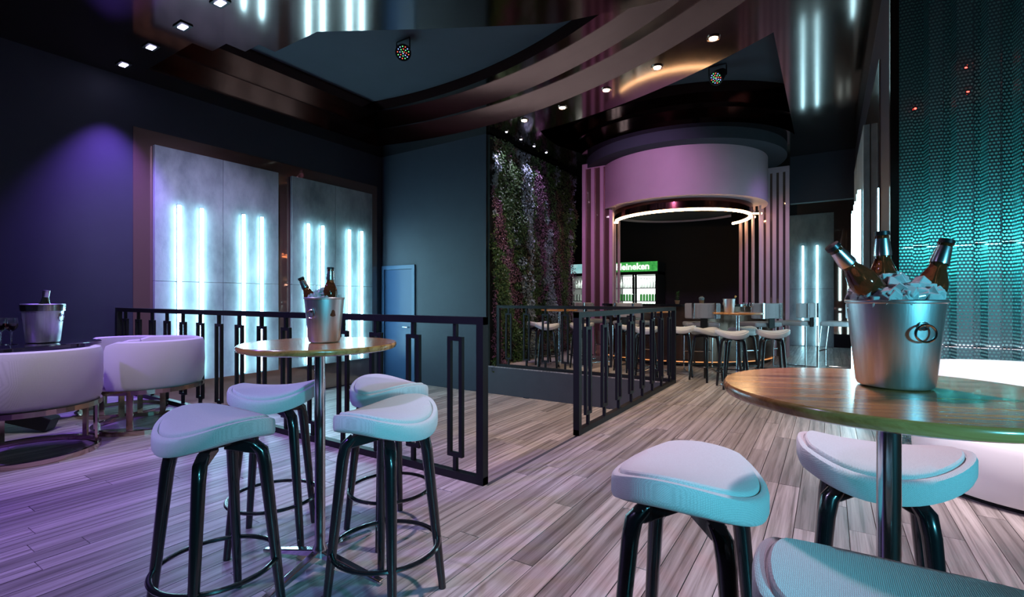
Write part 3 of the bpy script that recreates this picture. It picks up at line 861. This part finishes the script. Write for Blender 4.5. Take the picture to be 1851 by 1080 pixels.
# ------------------------------------------------------------------ lounge corner on the left
def make_tub():
    t = thing('tub_chair', 'x', 'armchair', (0, 0, 0))
    R = 0.40; a = radians(118)
    # shell bulges outwards a little and leans out at the top
    prof = [(R - 0.035, 0.372), (R - 0.012, 0.36), (R + 0.004, 0.40), (R + 0.012, 0.55), (R + 0.010, 0.70), (R - 0.004, 0.742), (R - 0.035, 0.752), (R - 0.066, 0.742), (R - 0.078, 0.70), (R - 0.075, 0.372)]
    n = 40; vv = []; ff = []; k = len(prof)
    for i in range(n + 1):
        th = -a + 2 * a * i / n; e = min(i, n - i); drop = 0.0 if e > 1 else 0.012 * (2 - e)
        for r, z in prof:
            z2 = z - drop if z > 0.69 else z
            vv.append((r * cos(th), r * sin(th), z2))
    for i in range(n):
        for q in range(k):
            p = (q + 1) % k; ff.append((i * k + q, (i + 1) * k + q, (i + 1) * k + p, i * k + p))
    ff.append(tuple(range(k))); ff.append(tuple(n * k + q for q in range(k - 1, -1, -1)))
    m = MB(); m.add(vv, ff); m.build('backrest', SHELLF, t, smooth=True)
    m = MB(); m.lathe([(0, 0.36), (0.31, 0.36), (0.318, 0.375), (0.318, 0.43), (0.295, 0.458), (0.2, 0.468), (0, 0.472)], 40); m.build('seat_cushion', CUSHF, t, smooth=True)
    m = MB(); m.arcwall(0.0, R + 0.006, 0.325, 0.36, -pi, pi, 48); m.build('seat_band', BRONZE, t)
    for s in (-1, 1):
        for th in (radians(92), radians(140)):
            m = MB(); c_, s_ = cos(th * s) * (R - 0.02), sin(th * s) * (R - 0.02)
            m.beam((c_, s_, 0.325), (c_, s_, 0.02), 0.014, 0.045, up=(-sin(th * s), cos(th * s), 0)); m.build('leg', BRONZE, t)
    m = MB(); m.arcwall(R - 0.028, R, 0.0, 0.035, 0, 2 * pi, 56); m.build('base_ring', BRONZE, t)
    return t


tub0 = make_tub()
tub0.location = (-4.74, 1.03, 0); tub0.rotation_euler = (0, 0, radians(-30)); tub0['label'] = 'pale tub armchair seen from behind at the left picture edge'; tub0['group'] = 'pale tub armchairs'
dup(tub0, (-4.99, 1.86, 0), radians(52), 'pale tub armchair with its back against the long railing', 'pale tub armchairs')
c3 = dup(tub0, (-5.80, 1.94, 0), radians(95), 'pale tub armchair partly hidden at the far end of the black table', 'pale tub armchairs'); c3.scale = (0.9, 0.9, 0.95)
dup(tub0, (-6.75, 0.40, 0), radians(180), 'pale tub armchair mostly hidden on the wall side of the black table', 'pale tub armchairs')

t = thing('lounge_table', 'black glossy oval table on a heavy black base beside the tub armchairs', 'table', (-5.86, 0.45, 0))
def oval(a, b, n=64): return [(a * cos(2 * pi * i / n), b * sin(2 * pi * i / n)) for i in range(n)]
m = MB(); n = 64; vv = []; ff = []
for s, z in ((0.96, 0.672), (1.0, 0.680), (1.0, 0.705), (0.99, 0.712)):
    vv += [(x * s, y * s, z) for x, y in oval(0.60, 1.33, n)]
for q in range(3):
    for i in range(n): ff.append((q * n + i, q * n + (i + 1) % n, (q + 1) * n + (i + 1) % n, (q + 1) * n + i))
ff.append(tuple(range(n - 1, -1, -1))); ff.append(tuple(3 * n + i for i in range(n)))
m.add(vv, ff); m.build('table_top', GLOSSB, t, smooth=True)
m = MB(); m.box(-0.10, 0.10, -0.5, 0.5, 0.02, 0.672); m.build('pedestal', BLACK, t, bevel=0.01)
for sx in (-1, 1):
    for sy in (-1, 1):
        m = MB(); m.beam((0.05 * sx, 0.45 * sy, 0.30), (0.44 * sx, 0.88 * sy, 0.055), 0.12, 0.20, 0.14, 0.11); m.build('base_leg', BLACK, t, bevel=0.008)
ZB = 0.7125
BK = (-5.80, 1.36)
bucket((*BK, ZB), 'polished steel champagne bucket with rim band on the black lounge table', band=True, scale=1.85, rz=radians(38))
p = cr(BK, -0.02, 0.0); bottle('champagne_bottle', (p[0], p[1], ZB + 0.055), radians(7), azr, 'dark champagne bottle with silver foil in the lounge table bucket', 'champagne', 1.42)
p = cr(BK, -0.175, -0.19); glass((p[0], p[1], ZB), 'nearer of the two glasses of red wine on the black lounge table', 1.4, True, 'wine glasses on the lounge table')
p = cr(BK, -0.09, -0.185); glass((p[0], p[1], ZB), 'farther of the two glasses of red wine on the black lounge table', 1.4, True, 'wine glasses on the lounge table')
for i, (r, dd) in enumerate(((-0.25, -0.28), (-0.205, -0.30))):
    p = cr(BK, r, dd); m = MB(); m.lathe([(0, -0.022), (0.012, -0.022), (0.013, 0.0), (0.015, 0.018), (0.012, 0.024), (0, 0.026)], 16)
    m.v = [(x, -z, y + 0.015) for x, y, z in m.v]
    o = m.build('cork', CORK, None, smooth=True, loc=(p[0], p[1], ZB)); o.scale = (1.35, 1.35, 1.35); o.rotation_euler = (0, 0, YAW + 0.9)
    tag(o, '%s of the two champagne corks lying on the black lounge table' % ('left', 'right')[i], 'cork', 'corks on the lounge table')

# ------------------------------------------------------------------ planted wall
gw = thing('planted_wall', 'living wall of green, silver and purple foliage beside the navy wall', 'plant wall', (XG, Y1, 0))
MB().box(0.0, 0.06, 0.02, 3.0, -0.05, ZC - 0.02).build('backing_panel', SOIL, gw)
LV = {k: MB() for k in 'GPSB'}
for i in range(30000):
    y = random.random() ** 1.15 * 3.02; z = random.uniform(-0.12, 3.72)
    ax = y * 1.9 + 0.35 * z
    f = noise.noise(Vector((ax * 1.2, z * 0.42, 3.1))) + 0.28 * noise.noise(Vector((y * 5, z * 5, 9.0)))
    g2 = noise.noise(Vector((ax * 1.5 + 7, z * 0.35, 17.0))) + 0.25 * noise.noise(Vector((y * 6, z * 6, 2.0)))
    k = 'G'
    if f > 0.12: k = 'P'
    elif g2 > 0.16: k = 'S'
    elif f < -0.30: k = 'B'
    dep = 0.07 + 0.09 * (0.5 + noise.noise(Vector((y * 2.3, z * 2.3, 5.0)))) + random.random() * 0.07
    L = random.uniform(0.025, 0.055) * (0.75 if k in 'PB' else 1.1); W = L * (0.30 if k != 'S' else 0.42)
    nrm = Vector((1.0, random.uniform(-0.9, 0.6), random.uniform(-0.4, 1.0))).normalized()
    dn = Vector((random.uniform(-0.2, 0.7), random.uniform(-0.9, 0.9), random.uniform(-1.1, 0.35)))
    dn = (dn - nrm * dn.dot(nrm)).normalized(); sd = nrm.cross(dn)
    P0 = Vector((dep, y, z)); mid = P0 + dn * L * 0.5 + nrm * L * 0.12; tip = P0 + dn * L
    LV[k].add([P0, mid + sd * W, tip, mid - sd * W], [(0, 1, 2), (0, 2, 3)])
for k, nm, mt in (('G', 'green_foliage', LEAFG), ('P', 'purple_foliage', LEAFP), ('S', 'silver_foliage', LEAFS), ('B', 'rust_foliage', LEAFB)):
    o = LV[k].build(nm, mt, gw); o['kind'] = 'stuff'

# ------------------------------------------------------------------ bar
can = thing('bar_canopy', 'mauve round canopy drum with warm light ring over the bar', 'canopy', (BC[0], BC[1], 0))
MB().lathe([(1.80, 3.62), (1.80, ZC), (0.2, ZC), (0.2, 3.62), (1.80, 3.62)], 96).build('collar', MATTE, can, smooth=True)
MB().lathe([(1.50, 2.80), (1.50, 3.62), (1.2, 3.62)], 96).build('drum', MAUVE, can, smooth=True)
MB().lathe([(1.50, 2.80), (1.26, 2.80)], 96).build('drum_underside', MAUVE, can)
MB().arcwall(1.19, 1.26, 2.625, 2.80, radians(-152), radians(50), 64).build('light_lip', LACQR, can, smooth=True)
MB().lathe([(1.26, 2.81), (0.0001, 2.81)], 64).build('inner_soffit', DARKW, can)
m = MB(); a0, a1 = radians(-152), radians(50)
m.tube([(1.225 * cos(a0 + (a1 - a0) * i / 80), 1.225 * sin(a0 + (a1 - a0) * i / 80), 2.605) for i in range(81)], 0.022, 8); m.build('light_ring', LEDW, can, smooth=True)
for dg in (12, 31, 41, 48, 168, 175, 183):
    a = radians(dg); m = MB(); c_, s_ = 1.38 * cos(a), 1.38 * sin(a)
    m.beam((c_, s_, 0.0), (c_, s_, 2.80), 0.035, 0.055, up=(-s_, c_, 0)); m.build('slat', MAUVE, can)


for i, (dg, nm) in enumerate(((183, 'left'), (31, 'inner right'), (14, 'outer right'))):
    a = radians(dg); t = thing('slat_lamp', '%s small warm bar lamp at the head of the mauve slats under the canopy' % nm, 'light', (BC[0] + 1.33 * cos(a), BC[1] + 1.33 * sin(a), 2.67), 0, 'small warm lamps under the canopy')
    MB().tube([(-0.08, -0.05, 0), (0.08, 0.05, 0)], 0.016, 8).build('diffuser', LEDW, t, smooth=True)
    MB().box(-0.02, 0.02, -0.02, 0.02, 0.014, 0.13).build('bracket', BLACK, t)


def wing(label, x0, x1, y, ztop, nst):
    t = thing('slatted_pillar', label, 'pillar', (x0, y, 0), 0, 'mauve slatted pillars')
    W = x1 - x0; sw = 0.065; gap = (W - sw * nst) / (nst - 1)
    for i in range(nst):
        x = i * (sw + gap); m = MB(); m.box(x, x + sw, -0.02, 0.06, 0, ztop - 0.10); m.build('stile', MAUVE, t)
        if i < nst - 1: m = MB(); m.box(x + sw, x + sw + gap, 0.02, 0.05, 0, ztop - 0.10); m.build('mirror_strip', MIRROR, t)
    m = MB(); m.box(0, W, -0.02, 0.06, ztop - 0.10, ztop); m.build('head_rail', MAUVE, t)


wing('mauve pillar with mirrored slots left of the bar opening', -4.02, -3.40, 8.72, 3.70, 4)
wing('mauve slatted pillar right of the bar opening', -1.12, -0.62, 10.55, 3.60, 5)
ct = thing('bar_counter', 'dark curved bar counter behind the row of bar chairs', 'counter', (BC[0], BC[1], 0))
ca, cb = radians(-130), radians(0)
MB().arcwall(1.42, 1.58, 0.06, 0.97, ca, cb, 48).build('front', COUNTER, ct)
MB().arcwall(1.18, 1.68, 0.97, 1.01, ca, cb, 48).build('counter_top', GLOSSB, ct)
MB().arcwall(1.44, 1.55, 0.0, 0.06, ca, cb, 48).build('kick_board', BLACK, ct)
m = MB(); m.tube([(1.60 * cos(ca + (cb - ca) * i / 60), 1.60 * sin(ca + (cb - ca) * i / 60), 0.075) for i in range(61)], 0.008, 6); m.build('kick_light', mat('led_copper', (1, 0.6, 0.3), 0.4, emis=(1.0, 0.35, 0.10), es=1.0), ct)


def make_barchair():
    t = thing('bar_chair', 'x', 'chair', (0, 0, 0))      # faces +x
    m = MB(); m.box(-0.20, 0.22, -0.235, 0.235, 0.675, 0.745); m.build('seat', BARF, t, bevel=0.025, seg=3)
    m = MB(); n = 12; vv = []; ff = []
    for i in range(n + 1):
        y = -0.25 + 0.5 * i / n; bx = -0.235 + 0.10 * (abs(y) / 0.25) ** 3
        for dx, z in ((-0.025, 0.80), (0.025, 0.80), (0.025, 1.03), (-0.025, 1.03)): vv.append((bx + dx, y, z))
    for i in range(n):
        for q in range(4): ff.append((i * 4 + q, i * 4 + (q + 1) % 4, (i + 1) * 4 + (q + 1) % 4, (i + 1) * 4 + q))
    ff.append((0, 3, 2, 1)); ff.append((n * 4, n * 4 + 1, n * 4 + 2, n * 4 + 3))
    m.add(vv, ff); m.build('backrest', BARF, t, bevel=0.018, seg=3)
    for s in (-1, 1):
        m = MB(); m.box(-0.272, -0.255, s * 0.155 - 0.018, s * 0.155 + 0.018, 0.80, 1.032); m.build('chrome_strap', CHROME, t, bevel=0.003)
        m = MB(); m.tube([(-0.24, s * 0.21, 0.675), (-0.24, s * 0.21, 0.03), (-0.22, s * 0.21, 0.012), (0.22, s * 0.21, 0.012), (0.24, s * 0.21, 0.03), (0.24, s * 0.21, 0.30), (0.20, s * 0.21, 0.675)], 0.011, 8); m.build('side_frame', CHROME, t, smooth=True)
    m = MB(); m.box(-0.255, -0.232, -0.05, 0.05, 0.66, 0.83); m.build('back_bracket', BLACK, t, bevel=0.004)
    m = MB(); m.tube([(0.24, -0.21, 0.28), (0.24, 0.21, 0.28)], 0.011, 8); m.build('foot_bar', CHROME, t, smooth=True)
    return t


bch = make_barchair()
BCH = [(-121, 2.08), (-97, 2.08), (-68, 2.08), (-43, 2.08), (-20, 2.08), (-13, 2.62)]
for i, (dg, R) in enumerate(BCH):
    a = radians(dg); loc = (BC[0] + R * cos(a), BC[1] + R * sin(a), 0)
    o = bch if i == 0 else copy_tree(bch)
    o.location = loc; o.rotation_euler = (0, 0, a + pi)
    o['label'] = '%s grey upholstered bar chair with chrome straps along the bar, counted from the left' % ORD[i]; o['group'] = 'upholstered bar chairs'

# plants on the counter
for i, (dg, kind) in enumerate(((-78, 'tall'), (-63, 'ball'))):
    a = radians(dg); px_, py_ = BC[0] + 1.45 * cos(a), BC[1] + 1.45 * sin(a)
    t = thing('potted_plant', ('slim leafy plant in a small pot on the bar counter', 'small round cactus in a clay pot on the bar counter')[i], 'plant', (px_, py_, 1.01))
    MB().lathe([(0, 0), (0.030, 0), (0.042, 0.06), (0.036, 0.06), (0.034, 0.05), (0, 0.05)], 16).build('pot', POT, t, smooth=True)
    m = MB()
    if kind == 'tall':
        for k in range(46):
            z = 0.05 + 0.14 * random.random(); th = random.random() * 6.28; L = 0.045
            c0 = Vector((0, 0, z)); tp = c0 + Vector((cos(th) * L, sin(th) * L, random.uniform(0, 0.04))); sd = Vector((-sin(th), cos(th), 0)) * 0.008; md = (c0 + tp) / 2 + Vector((0, 0, 0.008))
            m.add([c0, md + sd, tp, md - sd], [(0, 1, 2), (0, 2, 3)])
        m.tube([(0, 0, 0.04), (0, 0, 0.20)], 0.004, 6)
        m.build('leaves', LEAFG, t)
    else:
        m.lathe([(0, 0.05), (0.03, 0.055), (0.045, 0.08), (0.042, 0.105), (0.02, 0.12), (0, 0.122)], 16); m.build('cactus', LEAFS, t, smooth=True)
        m = MB()
        for k in range(9): th = k * 0.7; m.add([(0.02 * cos(th), 0.02 * sin(th), 0.118), (0.028 * cos(th + .3), 0.028 * sin(th + .3), 0.14), (0.014 * cos(th + .6), 0.014 * sin(th + .6), 0.122)], [(0, 1, 2)])
        m.build('flower', LEAFB, t)

# fridges with bottles
def lathe_bottle(name, prof, mt):
    m = MB(); m.lathe(prof, 10); return m.build(name, mt, None, smooth=True)


P1 = [(0, 0), (0.030, 0), (0.032, 0.01), (0.032, 0.13), (0.013, 0.18), (0.011, 0.24), (0.014, 0.245), (0.014, 0.26), (0, 0.26)]
P2 = [(0, 0), (0.030, 0), (0.033, 0.012), (0.033, 0.15), (0.026, 0.17), (0.026, 0.175), (0, 0.178)]
protos = {}


def fridge(x0, label, hdr, word, rows, fname):
    W, D, Hh = 1.20, 0.66, 2.05
    t = thing('drinks_fridge', label, 'fridge', (x0, 12.42, 0), 0, 'glass-door drinks fridges')
    m = MB(); m.box(0, 0.05, 0, D, 0.10, 1.80); m.box(W - 0.05, W, 0, D, 0.10, 1.80); m.box(0, W, 0, D, 0, 0.12); m.box(0, W, 0, D, 1.72, Hh); m.box(0.05, W - 0.05, D - 0.03, D, 0.12, 1.72); m.build('cabinet', FRIDGEB, t)
    m = MB(); m.box(0.06, W - 0.06, D - 0.05, D - 0.031, 0.14, 1.71); m.build('light_panel', FRIDGEL, t)
    hd = MB().box(0.01, W - 0.01, -0.03, -0.001, 1.80, Hh).build('header_sign', hdr, t)
    cu = bpy.data.curves.new('lettering', 'FONT'); cu.body = word; cu.size = 0.235; cu.align_x = 'CENTER'; cu.extrude = 0.003; cu.offset = 0.006
    tmp = bpy.data.objects.new('tmp', cu); COL.objects.link(tmp)
    dg = bpy.context.evaluated_depsgraph_get(); me = bpy.data.meshes.new_from_object(tmp.evaluated_get(dg)); bpy.data.objects.remove(tmp)
    me.materials.clear(); me.materials.append(LETTER)
    lt = bpy.data.objects.new('lettering', me); COL.objects.link(lt); lt.parent = hd; lt.rotation_euler = (pi / 2, 0, 0); lt.location = (W * 0.45, -0.034, 1.855)
    for s in (0, 1):
        a = s * W / 2; dr = MB().box(a + 0.005, a + 0.06, -0.02, -0.001, 0.13, 1.79).box(a + W / 2 - 0.06, a + W / 2 - 0.005, -0.02, -0.001, 0.13, 1.79).box(a + 0.06, a + W / 2 - 0.06, -0.02, -0.001, 1.73, 1.79).box(a + 0.06, a + W / 2 - 0.06, -0.02, -0.001, 0.13, 0.19).build('door', FRIDGEB, t)
        hx = W / 2 + (-0.04 if s == 0 else 0.04)
        MB().tube([(hx, -0.02, 0.8), (hx, -0.05, 0.82), (hx, -0.05, 1.2), (hx, -0.02, 1.22)], 0.008, 6).build('handle', CHROME, dr, smooth=True)
    for k, (zz, kind, mt) in enumerate(rows):
        MB().box(0.05, W - 0.05, 0.05, D - 0.05, zz - 0.02, zz).build('shelf', STEEL, t)
        for i in range(14):
            x = 0.10 + (W - 0.2) * i / 13
            if abs(x - W / 2) < 0.05: continue
            mk = mt[i * len(mt) // 14] if isinstance(mt, list) else mt
            key = (kind, mk.name)
            if key not in protos: protos[key] = o = lathe_bottle('bottle', P1 if kind == 1 else P2, mk)
            else: o = protos[key].copy(); COL.objects.link(o)
            o.location = (x0 + x, 12.42 + 0.16, zz)
            cnt_ = i + 1 if x < W / 2 else i - 1
            row_ = ('top', 'second', 'third', 'lowest')[k]
            kd = {'clear_bottle': 'clear', 'green_bottle': 'bright green', 'dark_green_bottle': 'dark green', 'amber_bottle': 'amber'}[mk.name] + ('', ' short')[kind - 1]
            tag(o, '%s bottle, %s from the left on the %s shelf of the %s' % (kd, ORD[cnt_ - 1], row_, fname), 'bottle', 'drinks on the %s shelf of the %s' % (row_, fname))


fridge(-4.84, 'drinks fridge with a lit green header behind the bar', HDRG, 'Heineken',
       [(1.38, 1, BOTW), (1.04, 2, BOTG), (0.70, 1, [BOTG, BOTD, BOTA, BOTG]), (0.36, 1, BOTD)], 'green-header fridge')
fridge(-6.08, 'drinks fridge with a pale lit header by the planted wall', HDRB, 'am',
       [(1.38, 1, [BOTW, BOTW, BOTW, BOTA]), (1.04, 2, [BOTW, BOTA]), (0.70, 1, [BOTD, BOTW, BOTD, BOTG]), (0.36, 1, BOTG)], 'pale-header fridge')
for x in (-5.5, -4.25):
    L = bpy.data.lights.new('fridge_lamp', 'AREA'); L.energy = 14; L.shape = 'RECTANGLE'; L.size = 1.0; L.size_y = 0.04; L.color = (0.9, 1, 0.94)
    o = bpy.data.objects.new('fridge_lamp', L); COL.objects.link(o); o.location = (x, 12.46, 1.69); o.rotation_euler = (radians(-25), 0, 0)

# ------------------------------------------------------------------ right alcove: perforated screen, round sofa
sc_ = thing('perforated_screen', 'folded perforated steel screen lit turquoise at the right edge', 'screen', (0.455, 4.80, 0))
pts = [(0.0, 0.0)]; x = 0.0; hi = True
while x < 2.3:
    wv = random.choice((0.075, 0.085, 0.095)) if hi else random.choice((0.045, 0.055, 0.065))
    x += wv; pts.append((x, pts[-1][1])); x += 0.014; pts.append((x, 0.12 if hi else 0.0)); hi = not hi
vv = []; ff = []; us = []; u = 0
for i, (a, b) in enumerate(pts):
    if i: u += (Vector(pts[i]) - Vector(pts[i - 1])).length
    us.append(u); vv += [(a, b, 0.0), (a, b, ZC - 0.001)]
for i in range(len(pts) - 1): ff.append((2 * i, 2 * i + 2, 2 * i + 3, 2 * i + 1))
o = MB().add(vv, ff).build('folded_sheet', MESH, sc_)
uvl = o.data.uv_layers.new(name='UVMap')
for lp in o.data.loops:
    vi = lp.vertex_index; uvl.data[lp.index].uv = (us[vi // 2], 0.0 if vi % 2 == 0 else ZC)
MB().box(-0.012, 0.0, -0.01, 0.06, 0, ZC - 0.001).build('edge_frame', STEEL, sc_)


def bar_light(loc, L, mt, label, r=0.008):
    t = thing('strip_light', label, 'light', loc, 0, 'strip lights behind the screen')
    MB().box(0, L, -0.014, -0.011, -0.006, 0.006).build('channel', BLACK, t)          # the strip faces the wall
    MB().tube([(0.01, 0, 0), (L - 0.01, 0, 0)], r, 8).build('diffuser', mt, t, smooth=True)


for i, z in enumerate((1.52,)):
    bar_light((0.50, 5.08, z), 2.2, LEDT, 'turquoise strip light glowing behind the perforated screen')
bar_light((0.50, YA - 0.035, 0.72), 2.2, LEDP, 'pale pink strip light low behind the perforated screen', 0.010)
for i, (x, z) in enumerate(((0.60, 2.68), (0.93, 2.74), (0.92, 2.95))):  # added red glows standing in for reflections in the screen
    t = thing('red_reflection_dot', '%s small red glow imitating a reflection high in the perforated screen' % ('left', 'lower right', 'upper right')[i], 'light', (x, YA, z), 0, 'red reflection dots behind the screen')
    m = MB(); m.lathe([(0, 0), (0.018, 0), (0.018, 0.012), (0, 0.014)], 12); m.v = [(a, -c, b) for a, b, c in m.v]; m.build('base', BLACK, t)
    m = MB(); m.lathe([(0, 0.012), (0.014, 0.012), (0.010, 0.022), (0, 0.026)], 12); m.v = [(a, -c, b) for a, b, c in m.v]; m.build('lens', REDREFL, t, smooth=True)

sf = thing('round_sofa', 'white round sofa with curved back before the perforated screen', 'sofa', (1.0, 3.96, 0))
MB().lathe([(0, 0.0), (0.49, 0.0), (0.49, 0.03), (0, 0.03)], 64).build('plinth', BLACK, sf)
MB().lathe([(0, 0.03), (0.525, 0.03), (0.545, 0.05), (0.560, 0.20), (0.560, 0.30), (0.545, 0.33), (0.50, 0.342), (0, 0.345)], 72).build('seat', WHITEF, sf, smooth=True)
a0, a1 = radians(15), radians(172); prof = [(0.44, 0.34), (0.57, 0.34), (0.585, 0.62), (0.57, 0.675), (0.53, 0.69), (0.48, 0.675), (0.455, 0.62)]
vv = []; ff = []; n = 40; k = len(prof)
for i in range(n + 1):
    th = a0 + (a1 - a0) * i / n
    for r, z in prof: vv.append((r * cos(th), r * sin(th), z))
for i in range(n):
    for q in range(k): ff.append((i * k + q, (i + 1) * k + q, (i + 1) * k + (q + 1) % k, i * k + (q + 1) % k))
ff.append(tuple(range(k))); ff.append(tuple(n * k + q for q in range(k - 1, -1, -1)))
MB().add(vv, ff).build('backrest', WHITEF, sf, smooth=True)
spot('stage_light_sofa', (1.3, 2.6, 3.7), (1.05, 4.1, 0.3), (1.0, 0.88, 0.92), 700, 42, 0.6, 0.1)
